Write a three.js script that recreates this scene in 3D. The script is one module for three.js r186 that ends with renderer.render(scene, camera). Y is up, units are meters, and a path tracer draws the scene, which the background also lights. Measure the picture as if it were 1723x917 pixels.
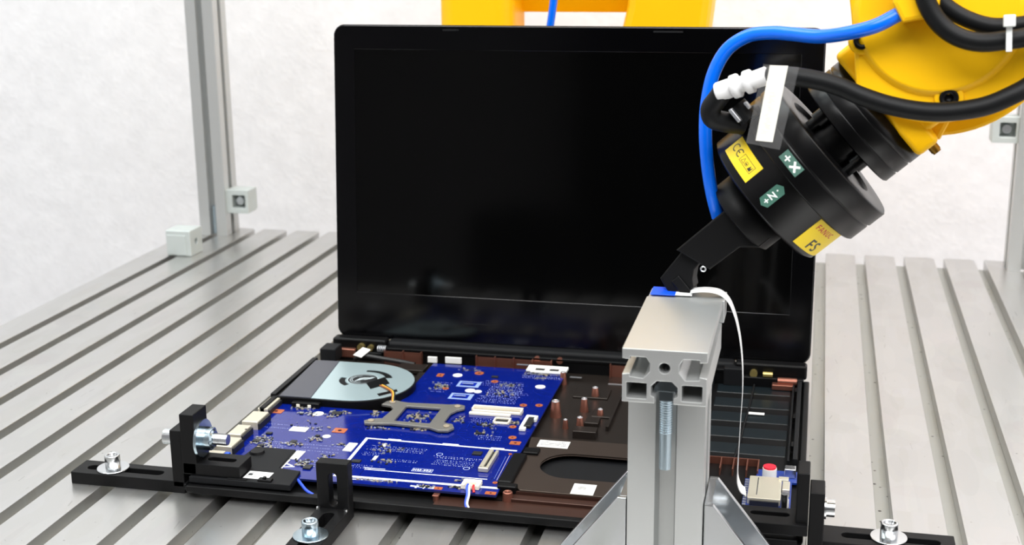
import * as THREE from 'three';
import { mergeGeometries } from 'three/addons/utils/BufferGeometryUtils.js';
import { RoundedBoxGeometry } from 'three/addons/geometries/RoundedBoxGeometry.js';
import { RectAreaLightUniformsLib } from 'three/addons/lights/RectAreaLightUniformsLib.js';
RectAreaLightUniformsLib.init();

// ------------------------------------------------------------ camera, light, exposure
const scene = new THREE.Scene();
scene.background = new THREE.Color(0x15161a);
const camera = new THREE.PerspectiveCamera(23.19, 1723 / 917, 0.02, 20);
camera.position.set(0, 0.34708, 0);
camera.up.set(-0.04777, 0.96632, -0.25287);
camera.lookAt(-0.219096, 0.34708 - 0.257128, -0.941213);
camera.focus = 0.80; camera.userData.fStop = 14;
scene.add(camera);
const renderer = new THREE.WebGLRenderer({ antialias: true });
renderer.toneMapping = THREE.LinearToneMapping;
renderer.toneMappingExposure = 0.5;
renderer.shadowMap.enabled = true;
// ceiling panels: [x, z, width, depth, intensity] in metres; the last is an added, unseen front fill
const CEIL = 1.60;
const PANELS = [[-0.85, -0.95, 1.2, 0.9, 10, 0xf4fffc], [0.65, -0.95, 1.2, 0.9, 13, 0xfff8f6], [0.2, 0.55, 2.4, 1.2, 17, 0xffffff]];

// ------------------------------------------------------------ helpers (all shapes are given in millimetres of the room)
let seed = 7; const rnd = () => (seed = (seed * 1664525 + 1013904223) >>> 0) / 4294967296;
const rr = (a, b) => a + (b - a) * rnd();
const taken = {};
function numbered(n) { taken[n] = (taken[n] || 0) + 1; return taken[n] === 1 ? n : n + '_' + String(taken[n] - 1).padStart(3, '0'); }
const origins = new Map();
function thing(name, label, category, o = [0, 0, 0], group, kind) {
  const g = new THREE.Group(); g.name = numbered(name); g.position.set(o[0] / 1000, o[1] / 1000, o[2] / 1000);
  g.userData = {}; if (label) g.userData.label = label; if (category) g.userData.category = category;
  if (group) g.userData.group = group; if (kind) g.userData.kind = kind;
  origins.set(g, o); scene.add(g); return g;
}
function boxUV(g) {
  const p = g.attributes.position, n = g.attributes.normal, uv = new Float32Array(p.count * 2);
  for (let i = 0; i < p.count; i += 3) {
    const ax = Math.abs(n.getX(i) + n.getX(i + 1) + n.getX(i + 2)), ay = Math.abs(n.getY(i) + n.getY(i + 1) + n.getY(i + 2)), az = Math.abs(n.getZ(i) + n.getZ(i + 1) + n.getZ(i + 2));
    for (let k = i; k < i + 3; k++) {
      let u, v;
      if (ay >= ax && ay >= az) { u = p.getX(k); v = -p.getZ(k); } else if (ax >= az) { u = p.getZ(k); v = p.getY(k); } else { u = p.getX(k); v = p.getY(k); }
      uv[2 * k] = u / 1000; uv[2 * k + 1] = v / 1000;
    }
  }
  g.setAttribute('uv', new THREE.BufferAttribute(uv, 2));
}
function clean(g, keepUV) {
  if (g.index) g = g.toNonIndexed();
  for (const a of Object.keys(g.attributes)) if (!['position', 'normal', 'uv'].includes(a)) g.deleteAttribute(a);
  if (!g.attributes.normal) g.computeVertexNormals();
  if (!keepUV) boxUV(g);
  return g;
}
function part(name, geos, mat, parent, opt = {}) {
  if (!Array.isArray(geos)) geos = [geos];
  let g = mergeGeometries(geos.map(x => clean(x, opt.keepUV)));
  let root = parent; while (root && !origins.has(root)) root = root.parent;
  const o = root ? origins.get(root) : (opt.origin || [0, 0, 0]);
  g.translate(-o[0], -o[1], -o[2]); g.scale(.001, .001, .001);
  const m = new THREE.Mesh(g, mat); m.name = root ? name : numbered(name); m.castShadow = m.receiveShadow = true;
  if (!root) m.position.set(o[0] / 1000, o[1] / 1000, o[2] / 1000);
  if (opt.label) m.userData.label = opt.label; if (opt.category) m.userData.category = opt.category;
  if (opt.kind) m.userData.kind = opt.kind; if (opt.group) m.userData.group = opt.group;
  (parent || scene).add(m); return m;
}
function box(x0, x1, y0, y1, z0, z1, r = 0) {
  const w = x1 - x0, h = y1 - y0, d = z1 - z0;
  const g = r > 0 ? new RoundedBoxGeometry(w, h, d, 2, Math.min(r, w / 2.01, h / 2.01, d / 2.01)) : new THREE.BoxGeometry(w, h, d);
  return g.translate((x0 + x1) / 2, (y0 + y1) / 2, (z0 + z1) / 2);
}
function cylY(x, y0, y1, z, r, seg = 24, r2) { return new THREE.CylinderGeometry(r2 ?? r, r, y1 - y0, seg).translate(x, (y0 + y1) / 2, z); }
function cylX(x0, x1, y, z, r, seg = 24, r2) { return new THREE.CylinderGeometry(r2 ?? r, r, x1 - x0, seg).rotateZ(-Math.PI / 2).translate((x0 + x1) / 2, y, z); }
function cylZ(x, y, z0, z1, r, seg = 24, r2) { return new THREE.CylinderGeometry(r2 ?? r, r, z1 - z0, seg).rotateX(Math.PI / 2).translate(x, y, (z0 + z1) / 2); }
const lathe = (pts, seg = 48) => new THREE.LatheGeometry(pts.map(q => new THREE.Vector2(q[0], q[1])), seg);
function rrect(x0, x1, y0, y1, r, P = THREE.Shape) {
  const s = new P(); s.moveTo(x0 + r, y0); s.lineTo(x1 - r, y0); s.absarc(x1 - r, y0 + r, r, -Math.PI / 2, 0, false); s.lineTo(x1, y1 - r);
  s.absarc(x1 - r, y1 - r, r, 0, Math.PI / 2, false); s.lineTo(x0 + r, y1); s.absarc(x0 + r, y1 - r, r, Math.PI / 2, Math.PI, false); s.lineTo(x0, y0 + r);
  s.absarc(x0 + r, y0 + r, r, Math.PI, Math.PI * 1.5, false); return s;
}
const poly = (pts, P = THREE.Shape) => { const s = new P(); pts.forEach((q, i) => i ? s.lineTo(q[0], q[1]) : s.moveTo(q[0], q[1])); s.closePath(); return s; };
const circ = (x, y, r, P = THREE.Path) => { const s = new P(); s.absarc(x, y, r, 0, Math.PI * 2, false); return s; };
function extr(s, d, bev = 0, cs = 10) {            // along +z from 0 to d
  return new THREE.ExtrudeGeometry(s, bev ? { depth: d - 2 * bev, bevelEnabled: true, bevelSize: bev, bevelThickness: bev, bevelOffset: -bev, bevelSegments: 2, curveSegments: cs } : { depth: d, bevelEnabled: false, curveSegments: cs }).translate(0, 0, bev);
}
// plan shape drawn as (x, -z) lifted to y0..y1
const plan = (s, y0, y1, bev = 0, cs = 10) => extr(s, y1 - y0, bev, cs).rotateX(-Math.PI / 2).translate(0, y0, 0);
const pp = pts => pts.map(q => [q[0], -q[1]]);
// shape drawn as (z, y) with width along x
const sideX = (s, x0, x1, bev = 0) => extr(s, x1 - x0, bev).rotateY(Math.PI / 2).translate(x0, 0, 0);   // shape u = -z
function tube(pts, r, seg = 60, rad = 12) { return new THREE.TubeGeometry(new THREE.CatmullRomCurve3(pts.map(q => new THREE.Vector3(...q))), seg, r, rad, false); }
function canvasTex(w, h, draw, srgb = true) {
  const c = document.createElement('canvas'); c.width = w; c.height = h; draw(c.getContext('2d'), w, h);
  const t = new THREE.CanvasTexture(c); if (srgb) t.colorSpace = THREE.SRGBColorSpace; t.magFilter = THREE.LinearFilter; t.wrapS = t.wrapT = THREE.RepeatWrapping; return t;
}
function noiseTex(n, f, srgb = false) {
  const d = new Uint8Array(n * n * 4);
  for (let j = 0; j < n; j++) for (let i = 0; i < n; i++) { const v = f(i, j); const k = 4 * (j * n + i); d[k] = v[0]; d[k + 1] = v[1]; d[k + 2] = v[2]; d[k + 3] = 255; }
  const t = new THREE.DataTexture(d, n, n); t.magFilter = THREE.LinearFilter; t.minFilter = THREE.LinearFilter; t.wrapS = t.wrapT = THREE.RepeatWrapping;
  if (srgb) t.colorSpace = THREE.SRGBColorSpace; t.needsUpdate = true; return t;
}
// tileable value noise
function vnoise(n, cells, s0) {
  const g = []; let s = s0; for (let i = 0; i < cells * cells; i++) { s = (s * 1664525 + 1013904223) >>> 0; g.push(s / 4294967296); }
  return (i, j) => { const x = i / n * cells, y = j / n * cells, xi = Math.floor(x), yi = Math.floor(y), fx = x - xi, fy = y - yi, u = fx * fx * (3 - 2 * fx), v = fy * fy * (3 - 2 * fy);
    const G = (a, b) => g[((b % cells + cells) % cells) * cells + (a % cells + cells) % cells];
    return (G(xi, yi) * (1 - u) + G(xi + 1, yi) * u) * (1 - v) + (G(xi, yi + 1) * (1 - u) + G(xi + 1, yi + 1) * u) * v; };
}
const S = (p) => new THREE.MeshStandardMaterial(p), PH = (p) => new THREE.MeshPhysicalMaterial(p);

// ------------------------------------------------------------ materials
const n1 = vnoise(256, 16, 3), n2 = vnoise(256, 48, 9), n3 = vnoise(256, 6, 5);
const chip = noiseTex(256, (i, j) => { const v = Math.max(0, n1(i, j) * .6 + n2(i, j) * .5 - .45) * 2.2; const k = Math.min(255, v * 255); return [k, k, k]; });
chip.repeat.set(5, 5);
const wallTone = noiseTex(256, (i, j) => { const v = 243 + 8 * (n1(i, j) - .5) + 5 * (n2(i, j) - .5); return [v, v, v + 1]; }, true); wallTone.repeat.set(3, 3);
const brushed = noiseTex(256, (i, j) => { const v = 120 + 70 * n2(i, (j * 3) % 256 >> 4 << 2) * .5 + 50 * n1(i, j); return [v, v, v]; });
brushed.repeat.set(14, 2);
const alutone = canvasTex(1024, 1024, (c, w, h) => {
  c.fillStyle = '#e9e8e6'; c.fillRect(0, 0, w, h);
  for (let i = 0; i < 260; i++) { c.fillStyle = `rgba(${rnd() < .5 ? '250,248,246' : '214,212,208'},${rr(.05, .22)})`; c.beginPath(); c.ellipse(rr(0, w), rr(0, h), rr(6, 40), rr(20, 120), 0, 0, 7); c.fill(); }
  for (let i = 0; i < 90; i++) { c.strokeStyle = `rgba(120,116,112,${rr(.15, .5)})`; c.lineWidth = rr(.5, 1.4); const x = rr(0, w), y = rr(0, h); c.beginPath(); c.moveTo(x, y); c.lineTo(x + rr(-6, 6), y + rr(3, 34)); c.stroke(); }
  for (let i = 0; i < 60; i++) { c.fillStyle = `rgba(80,74,70,${rr(.2, .6)})`; c.beginPath(); c.arc(rr(0, w), rr(0, h), rr(.6, 1.7), 0, 7); c.fill(); }
}); alutone.repeat.set(2.6, 2.6);
const groovetone = canvasTex(512, 1024, (c, w, h) => {
  c.fillStyle = '#d0d0cc'; c.fillRect(0, 0, w, h);
  for (let i = 0; i < 160; i++) { c.fillStyle = `rgba(${rnd() < .5 ? '224,222,214' : '190,187,176'},${rr(.1, .3)})`; c.fillRect(rr(0, w), rr(0, h), rr(2, 10), rr(20, 160)); }
  for (let i = 0; i < 420; i++) { c.fillStyle = `rgba(40,38,34,${rr(.3, .9)})`; c.beginPath(); c.arc(rr(0, w), rr(0, h), rr(.5, 2.1), 0, 7); c.fill(); }
}); groovetone.repeat.set(4, 2);
const M = {
  wall: S({ color: 0xf6f5f6, map: wallTone, roughness: .95, bumpMap: chip, bumpScale: .00022 }),
  room: S({ color: 0x707071, roughness: .9 }), dark: S({ color: 0x3a3b3e, roughness: .9 }), ceil: S({ color: 0xeeeeee, roughness: .95 }), floor: S({ color: 0x5c5a57, roughness: .7 }),
  plank: S({ color: 0xd3d3d3, map: alutone, metalness: .88, roughness: .3, bumpMap: brushed, bumpScale: .00004 }),
  groove: S({ color: 0xd2d3d0, map: groovetone, metalness: .75, roughness: .38 }),
  alu: S({ color: 0xc4c6c5, metalness: .72, roughness: .38, bumpMap: brushed, bumpScale: .00003 }),
  cast: S({ color: 0xc3cac8, metalness: .55, roughness: .5 }),
  zinc: S({ color: 0xd7dadc, metalness: 1, roughness: .22 }), zincBlue: S({ color: 0xbfd0da, metalness: 1, roughness: .22 }), steelDark: S({ color: 0x5d6468, metalness: 1, roughness: .35 }),
  blackPaint: PH({ color: 0x0b0b0c, roughness: .5, specularIntensity: .35 }),
  blackPlastic: PH({ color: 0x070708, roughness: .42, specularIntensity: .35 }), blackSoft: PH({ color: 0x111214, roughness: .6, specularIntensity: .35 }), tray: PH({ color: 0x080809, roughness: .5, specularIntensity: .35 }),
  gloss: PH({ color: 0x020202, roughness: .08 }), bezel: PH({ color: 0x020203, roughness: .12 }),
  copper: S({ color: 0x9a6656, metalness: .85, roughness: .36 }), caddy: S({ color: 0x524740, metalness: .75, roughness: .34 }), copperDark: S({ color: 0x432b23, metalness: .5, roughness: .38 }), bronze: S({ color: 0x2b2521, metalness: .55, roughness: .36 }),
  film: S({ color: 0x10181c, roughness: .3 }), duct: S({ color: 0x3b3d45, roughness: .38 }),
  fanPlate: S({ color: 0xb2c6ca, metalness: .6, roughness: .34 }), bracketPlate: S({ color: 0x8f8d88, metalness: .75, roughness: .45 }),
  cream: S({ color: 0xe2dccb, roughness: .5 }), white: S({ color: 0xdededa, roughness: .6 }), portMetal: S({ color: 0xd9d3c0, metalness: .65, roughness: .35 }), gold: S({ color: 0xd8c27a, metalness: .9, roughness: .3 }),
  orangePad: S({ color: 0xb8653c, metalness: .4, roughness: .4 }), chipBlack: S({ color: 0x18191c, roughness: .45 }), solder: S({ color: 0xb9bcc0, metalness: .8, roughness: .35 }), tan: S({ color: 0x8c8270, roughness: .6 }),
  wireY: S({ color: 0xd8a52e, roughness: .5 }), wireBr: S({ color: 0x8a4a1e, roughness: .5 }), wireB: S({ color: 0x2d4fd0, roughness: .45 }), wireR: S({ color: 0xc8232a, roughness: .45 }), wireW: S({ color: 0xe6e6ea, roughness: .5 }), wireK: S({ color: 0x0c0c0d, roughness: .5 }),
  yellow: PH({ color: 0xf4bb00, roughness: .42, specularIntensity: .6 }),
  sensor: PH({ color: 0x060607, roughness: .3, specularIntensity: .5 }), gripper: PH({ color: 0x060607, roughness: .5, specularIntensity: .35 }),
  hose: PH({ color: 0x0068ea, roughness: .25, specularIntensity: .8 }), rubber: PH({ color: 0x0f1011, roughness: .48, specularIntensity: .35 }), nylon: S({ color: 0xe6e6e6, roughness: .45 }), tie: S({ color: 0xdcdfdc, roughness: .45 }),
  clear: PH({ color: 0xffffff, roughness: .06, transmission: .97, thickness: 0, ior: 1.45 }), brass: S({ color: 0xb08a3c, metalness: .9, roughness: .35 }),
  ribbon: PH({ color: 0xf0f1f0, roughness: .42 }), ribbonBlue: S({ color: 0x0d4fe0, roughness: .35 }), blueBoard: PH({ color: 0x10348c, roughness: .35, clearcoat: .6, clearcoatRoughness: .2 }),
  blueFilm: S({ color: 0x1450c8, roughness: .4 }), redPart: S({ color: 0xd4283a, roughness: .35 }),
};

// ------------------------------------------------------------ the room
function shell(name, b, m) { const g = part(name, box(...b), m, null, { kind: 'structure' }); return g; }
shell('wall_back', [-2300, 1900, -900, CEIL * 1000 + 100, -1800, -1660], M.wall);
shell('wall_left', [-2300, -2200, -900, CEIL * 1000 + 100, -1660, 3600], M.wall);
shell('wall_right', [1800, 1900, -900, CEIL * 1000 + 100, -1660, 3600], M.wall);
shell('wall_front', [-2300, 1900, -900, CEIL * 1000 + 100, 3600, 3700], M.room);
shell('floor', [-2300, 1900, -1000, -900, -1800, 3700], M.floor);
shell('ceiling', [-2300, 1900, CEIL * 1000 + 60, CEIL * 1000 + 160, -1800, 3700], M.ceil);
const glow = S({ color: 0xffffff, emissive: 0xffffff, emissiveIntensity: 1.6 });
PANELS.forEach(([x, z, w, d, I, col], i) => {
  const t = thing('ceiling_light', ['square ceiling light panel over the left half of the table', 'square ceiling light panel over the right half of the table', 'large ceiling panel added behind the camera as front fill light'][i], 'ceiling light', [x * 1000, CEIL * 1000 + 60, z * 1000], 'ceiling light panels');
  const X = x * 1000, Z = z * 1000, W = w * 500, D = d * 500, Y = CEIL * 1000;
  part('frame', [box(X - W - 15, X + W + 15, Y + 5, Y + 58, Z - D - 15, Z - D), box(X - W - 15, X + W + 15, Y + 5, Y + 58, Z + D, Z + D + 15), box(X - W - 15, X - W, Y + 5, Y + 58, Z - D, Z + D), box(X + W, X + W + 15, Y + 5, Y + 58, Z - D, Z + D)], M.alu, t);
  part('diffuser', box(X - W, X + W, Y + 10, Y + 18, Z - D, Z + D), glow, t);
  const L = new THREE.RectAreaLight(col, I, w, d); L.position.set(0, -.062, 0); L.rotation.x = -Math.PI / 2; t.add(L);
});

// furniture behind the camera that the switched off display mirrors
function cabinet(name, label, x0, x1, y1, z0, z1) {
  const t = thing(name, label, 'cabinet', [(x0 + x1) / 2, -900, (z0 + z1) / 2]), xm = (x0 + x1) / 2;
  part('body', box(x0, x1, -900, y1, z0 + 18, z1, 3), M.blackSoft, t);
  for (const [a, b, k] of [[x0, xm - 1.5, -1], [xm + 1.5, x1, 1]]) { const d = part('door', box(a, b, -860, y1 - 10, z0, z0 + 18, 2), M.blackSoft, t); part('handle', box(xm + k * 22 - 5, xm + k * 22 + 5, y1 - 330, y1 - 190, z0 - 22, z0 - 8, 3), M.steelDark, d); for (const q of [325, 205]) part('handle_foot', box(xm + k * 22 - 4, xm + k * 22 + 4, y1 - q, y1 - q + 10, z0 - 10, z0), M.steelDark, d); }
}
cabinet('low_cabinet', 'low black two door cabinet across the room from the table', -910, -590, -5, 1500, 1950);
cabinet('tall_cabinet', 'tall black two door cabinet against the far wall', -900, 100, 1000, 3050, 3590);

// ------------------------------------------------------------ slotted table
const GX = k => (k - 17.634) * 40;
const table = thing('slotted_table', 'pale aluminium machine table with long parallel slots', 'table', [-200, 0, -900]);
const plankGeo = plan(poly([[-15.1, 420], [15.1, 420], [15.1, 1405], [13.6, 1408.5], [10, 1410], [-15.1, 1410]]), -10, 0, .35);
for (let k = 0; k <= 26; k++) part('plank', plankGeo.clone().translate(GX(k) + 15.1, 0, 0), M.plank, table);
part('slot_floor', box(GX(0) + .5, GX(26) + 29.7, -20, -10.2, -1409, -421), M.groove, table, { label: 'grey speckled bottom of the table slots' });
part('frame', [box(-690, 320, -60, -20, -1400, -1360), box(-690, 320, -60, -20, -470, -430), box(-690, -650, -60, -20, -1360, -470), box(280, 320, -60, -20, -1360, -470)], M.alu, table);
for (const [x, z] of [[-690, -1400], [280, -1400], [-690, -470], [280, -470]]) part('leg', box(x, x + 40, -900, -60, z, z + 40), M.alu, table);

// ------------------------------------------------------------ frame posts at the back of the table
function slotted(w, slot, lip, dep) {      // square profile outline with four open slots
  const a = w / 2, s = slot / 2, pts = [];
  const side = [[-a, -a], [-s, -a], [-s, -a + lip], [-s - 2.5, -a + lip], [-s - 2.5, -a + lip + 1], [-s + 1.5, -a + dep], [s - 1.5, -a + dep], [s + 2.5, -a + lip + 1], [s + 2.5, -a + lip], [s, -a + lip], [s, -a]];
  for (let q = 0; q < 4; q++) { const c = Math.round(Math.cos(q * Math.PI / 2)), n = Math.round(Math.sin(q * Math.PI / 2)); for (const [x, y] of side) pts.push([x * c - y * n, x * n + y * c]); }
  return pts;
}
function post(x, z, h, label) {
  const t = thing('frame_post', label, 'post', [x, 0, z], 'aluminium frame posts behind the table');
  part('profile', plan(poly(slotted(33, 8, 3, 9).map(q => [q[0] + x, q[1] - z])), 0.1, h, .3), M.alu, t, { label: 'silver slotted aluminium profile' });
  return t;
}
const lp = post(-668.5, -1384, 900, 'slotted aluminium post with a square connector block low on its side');
part('slot_bolt', [cylY(-668.5, 2, 34, -1373, 2.6, 12)], M.zincBlue, lp);
const rp = post(209, -1384, 900, 'slotted aluminium post with a connector block well above the table');
function cornerBlock(x, y, z, s, faceRight, label) {     // die-cast connector cube with cap
  const t = thing('connector_block', label, 'connector block', [x, y - s / 2, z], 'square connector blocks');
  const h = s / 2;
  if (faceRight) {
    const hs = rrect(-z - h, -z + h, y - h, y + h, 1.2); hs.holes.push(circ(-z, y, 3.4)); part('body', [sideX(hs, x - h * .4, x + h, .5), sideX(rrect(-z - h, -z + h, y - h, y + h, 1.2), x - h, x - h * .4 + .4, .3)], M.cast, t);
    part('cap', [box(x - h + 1.2, x + h - 5, y - h + 1.5, y + h - 5, z + h - .4, z + h + .9, .4)], M.cast, t);
  } else {
    const s1 = rrect(x - h, x + h, y - h, y + h, 1.2); s1.holes.push(rrect(x - h * .45, x + h * .72, y - h * .55, y + h * .55, 1, THREE.Path));
    part('body', [extr(s1, s * .8, .5).translate(0, 0, z - h + s * .2), box(x - h + 1, x + h - 1, y - h + 1, y + h - 1, z - h, z - h + s * .3)], M.cast, t);
    part('recess', box(x - h * .45, x + h * .72, y - h * .55, y + h * .55, z - h + s * .3, z - h + s * .34), M.cast, t);
    part('bolt', [cylZ(x + h * .1, y, z - h + s * .3, z + h * .6, s * .17, 16)], M.zinc, t);
  }
  return t;
}
cornerBlock(-663, 14.2, -1284, 28, true, 'square connector block with a round hole standing on the table slot');
cornerBlock(-638.8, 40, -1384, 27, false, 'square connector block bolted low on the slotted post');
cornerBlock(180.4, 142, -1384, 26, false, 'square connector block high on the post beside the yellow wrist');

// ------------------------------------------------------------ laptop
const lap = thing('laptop', 'black laptop with open screen and its base stripped down to the blue circuit board', 'laptop', [-186, 0, -830]);
// base tray
{
  const outer = rrect(-375, 3, 697, 976, 9);
  const tray = part('base_tray', [plan(rrect(-366, -6, 712, 968, 8), 2.6, 4.6, .6), plan(outer, 4.4, 6.2, .5), plan(rrect(-371, -1, 703, 973, 8), 3.4, 4.8, .4),
    ...[[-372, 0, -700.5, -697, 9.3], [-1, 3, -960, -705, 12], [-375, -373, -735, -700, 9], [-375, -373.4, -945, -740, 6.5], [-370, -2, -976, -973, 13]].map(([x0, x1, z0, z1, y]) => box(x0, x1, 5, y, z0, z1, .8))], M.tray, lap, { label: 'black plastic lower shell' });
  for (const [x, z] of [[-350, -720], [-25, -720], [-350, -950], [-25, -950]]) part('foot', cylY(x, 0, 2.8, z, 7, 20), M.rubber, tray);
  // copper coated inside of the shell
  part('shield_floor', box(-372, -70, 6, 6.6, -970, -722), M.bronze, tray, { label: 'dark bronze shielding paint' });  // ends early at the front; bare black shell there stands in for shadow
  part('shield_strip', [box(-215, -60, 5, 7.4, -719, -703, .5), box(-172, -62, 5, 9.4, -726, -719, .5)], M.copperDark, tray, { label: 'brownish copper painted ledge along the front edge' });
  part('front_rail', [box(-372, 0, 5, 8.8, -703, -700)], M.blackPlastic, tray);
  // rear row of copper cells
  for (const [x0, x1] of [[-327, -297], [-252, -192], [-146, -112]]) {
    part('copper_wall', [box(x0, x1, 5, 15.5, -958.5, -957)], M.copper, tray, { label: 'copper coloured shield wall' });
    for (let x = x0; x <= x1 + .1; x += (x1 - x0) / (x1 - x0 > 40 ? 4 : 2)) part('rib', box(x - .4, x + .4, 5, 17, -959, -954.5), M.copper, tray);
  }
  for (const x of [-204, -186]) part('copper_tab', cylZ(x, 16.2, -960.5, -958, 2.6, 14), M.copper, tray);
  part('rear_ledge', [box(-330, -48, 15.5, 18, -968, -958, .6), box(-330, -48, 5, 15.5, -968, -959)], M.blackPlastic, tray);
  part('jack_block', box(-374, -361, 11, 22, -951, -935, 1), M.blackSoft, tray, { label: 'black power socket block at the rear corner' });
  part('jack_copper', box(-372, -364, 5, 11, -949, -936.5), M.copper, tray);
  // pillars
  for (const [x, z, h, r] of [[-171, -866, 13, 3.4], [-150, -910, 9, 2.6], [-178.5, -934, 11, 2.4], [-150, -846, 10, 2.4], [-153, -880, 11, 2.6], [-160, -845, 8, 1.8], [-140, -872, 7, 2.2]]) {
    const q = part('screw_pillar', [lathe([[r * 1.35, 0], [r * 1.1, h * .4], [r * .85, h], [r * .45, h], [r * .4, h - 2], [0.01, h - 2]], 18).translate(x, 5, z)], M.copper, tray, { label: 'copper coloured screw pillar' });
    part('insert', new THREE.TorusGeometry(r * .62, r * .2, 8, 16).rotateX(Math.PI / 2).translate(x, 5 + h, z), M.solder, q);
  }
  part('moulded_box', [box(-148, -138, 5, 10, -862, -850, .6), box(-146, -132, 5, 8, -884, -868, .6), box(-166, -140, 5, 8, -925, -905, .6), box(-132, -130, 5, 10, -930, -845), box(-152, -136, 5, 12, -838, -828, .5)], M.bronze, tray);
  part('slot_label', box(-145, -125, 6.6, 7, -941, -939), M.solder, tray);
  part('copper_post', [cylY(-215, 5, 10, -713.5, 1.8, 14), box(-217, -213, 9.4, 10.3, -719, -712, .3)], M.copper, tray);
  part('screw_post', lathe([[3.4, 0], [3, 7.4], [2.6, 8], [1.2, 8], [1.1, 5], [0.01, 5]], 20).translate(-172, 5, -721), M.copper, tray);
  for (const [x, w] of [[-196, 12], [-166, 9], [-142, 5], [-128, 7], [-112, 12]]) part('red_seal', box(x, x + w, 6, 7.8, -704.6, -702.6, .4), M.redPart, tray);
  // drive caddy
  const cs = poly(pp([[-177, -812], [-62, -812], [-62, -727], [-166, -727], [-172, -735], [-174, -783]]));
  const sl = new THREE.Path(); sl.moveTo(-66, 749); sl.lineTo(-142, 749); sl.absarc(-142, 769, 20, -Math.PI / 2, -Math.PI * 1.5, true); sl.lineTo(-66, 789); sl.closePath(); cs.holes.push(sl);
  const cad = part('drive_cover', plan(cs, 10.6, 12, .3, 16), M.caddy, lap, { label: 'dark bronze drive cover with a wide rounded opening' });
  for (const z of [-727.6, -812]) part('cover_skirt', box(-170, -62, 5, 11, z, z + 1.1), M.copperDark, cad);
  part('opening_floor', box(-164, -63, 5.2, 7.4, -795, -745), M.blackSoft, cad);
  part('rubber_bumper', [box(-181, -172, 9, 15, -777, -731, 1.2), box(-180, -168, 9, 14, -732, -726, 1)], M.blackPlastic, cad);
  part('side_spring', [box(-176, -166, 9, 14, -790, -781, .8)], M.blackPlastic, cad);
  const stA = canvasTex(256, 128, (c, w, h) => { c.fillStyle = '#d6d6d2'; c.fillRect(0, 0, w, h); c.fillStyle = '#2c2e32'; for (let r = 0; r < 3; r++) { let x = 22; while (x < 225) { const l = rr(4, 13); c.fillRect(x, 26 + r * 26, l, 10); x += l + rr(2, 6); if (r === 0 && x > 110 && x < 160) x = 165; } } });
  const stB = canvasTex(256, 256, (c, w, h) => { c.fillStyle = '#d8d8d4'; c.fillRect(0, 0, w, h); c.fillStyle = '#333'; for (let r = 0; r < 3; r++) { let x = 60; while (x < 150) { const l = rr(4, 14); c.fillRect(x, 70 + r * 24, l, 12); x += l + rr(3, 7); } } for (let r = 0; r < 2; r++) { let x = 50; while (x < 190) { const l = rr(4, 11); c.fillRect(x, 186 + r * 22, l, 7); x += l + rr(3, 6); } } c.fillRect(180, 92, 22, 6); });
  const sticker = (name, x0, x1, z0, z1, y, tex, label, parent, t = .12) => { const g = new THREE.PlaneGeometry(x1 - x0, z1 - z0).rotateX(-Math.PI / 2).translate((x0 + x1) / 2, y + t, (z0 + z1) / 2); const m = part(name, g, S({ map: tex, roughness: .5 }), parent, { keepUV: true, label }); return m; };
  sticker('paper_label', -170, -149.5, -808, -796, 12, stA, 'small white printed label at the rear of the drive cover', cad);
  sticker('paper_label', -135, -121, -743, -727.5, 12, stB, 'small white printed label at the front of the drive cover', cad);
  // black bay on the right
  const bay = part('battery_bay', [box(-68, -3, 4.2, 5, -968, -805), box(-69, -67, 4, 13, -968, -812, .3), box(-70, -3, 4, 12, -969, -966, .4)], M.film, lap, { label: 'empty black bay lined with dark film' });
  for (let i = 0; i < 5; i++) part('film_strip', box(-64, -10, 5, 6.6, -958 + i * 29, -940 + i * 29, 1), M.film, bay);
  part('bay_rail', [box(-5.5, -2.5, 4, 13.5, -955, -805, .5), box(-9, -7.5, 4, 11, -955, -808, .4)], M.blackSoft, bay);
  for (const z of [-938, -884, -832]) part('rail_clip', box(-7.2, -5, 9, 13, z - 4, z + 4, .4), M.blackPlastic, bay);
  part('lead', tube([[-37, 8, -962], [-37.5, 8, -935], [-38.5, 7.6, -905], [-40, 7.6, -870], [-41, 7.5, -840], [-43, 7.5, -810]], .7, 30, 8), M.blackSoft, bay);
  part('film_tab', box(-38, -27, 7.4, 7.7, -899, -895), M.white, bay);
  // copper compartments in front of the bay
  const cc = part('copper_cells', [box(-64, -26, 4.6, 5.4, -806, -784), box(-64, -26, 5, 11, -806, -805)], M.copper, lap, { label: 'row of small copper coloured compartments' });
  for (const x of [-58, -50, -42, -33.5, -26.5]) part('divider', box(x - .4, x + .4, 5, 11, -805, -787), M.copper, cc);
  part('speaker_case', plan(poly(pp([[-66, -776], [-44, -760], [-44, -741], [-66, -741]])), 5, 12, .8), M.blackSoft, lap, { label: 'black speaker case beside the silver post' });
  part('corner_floor', box(-66, -2, 4.6, 6, -784, -703), M.blackPlastic, lap);
}
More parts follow.
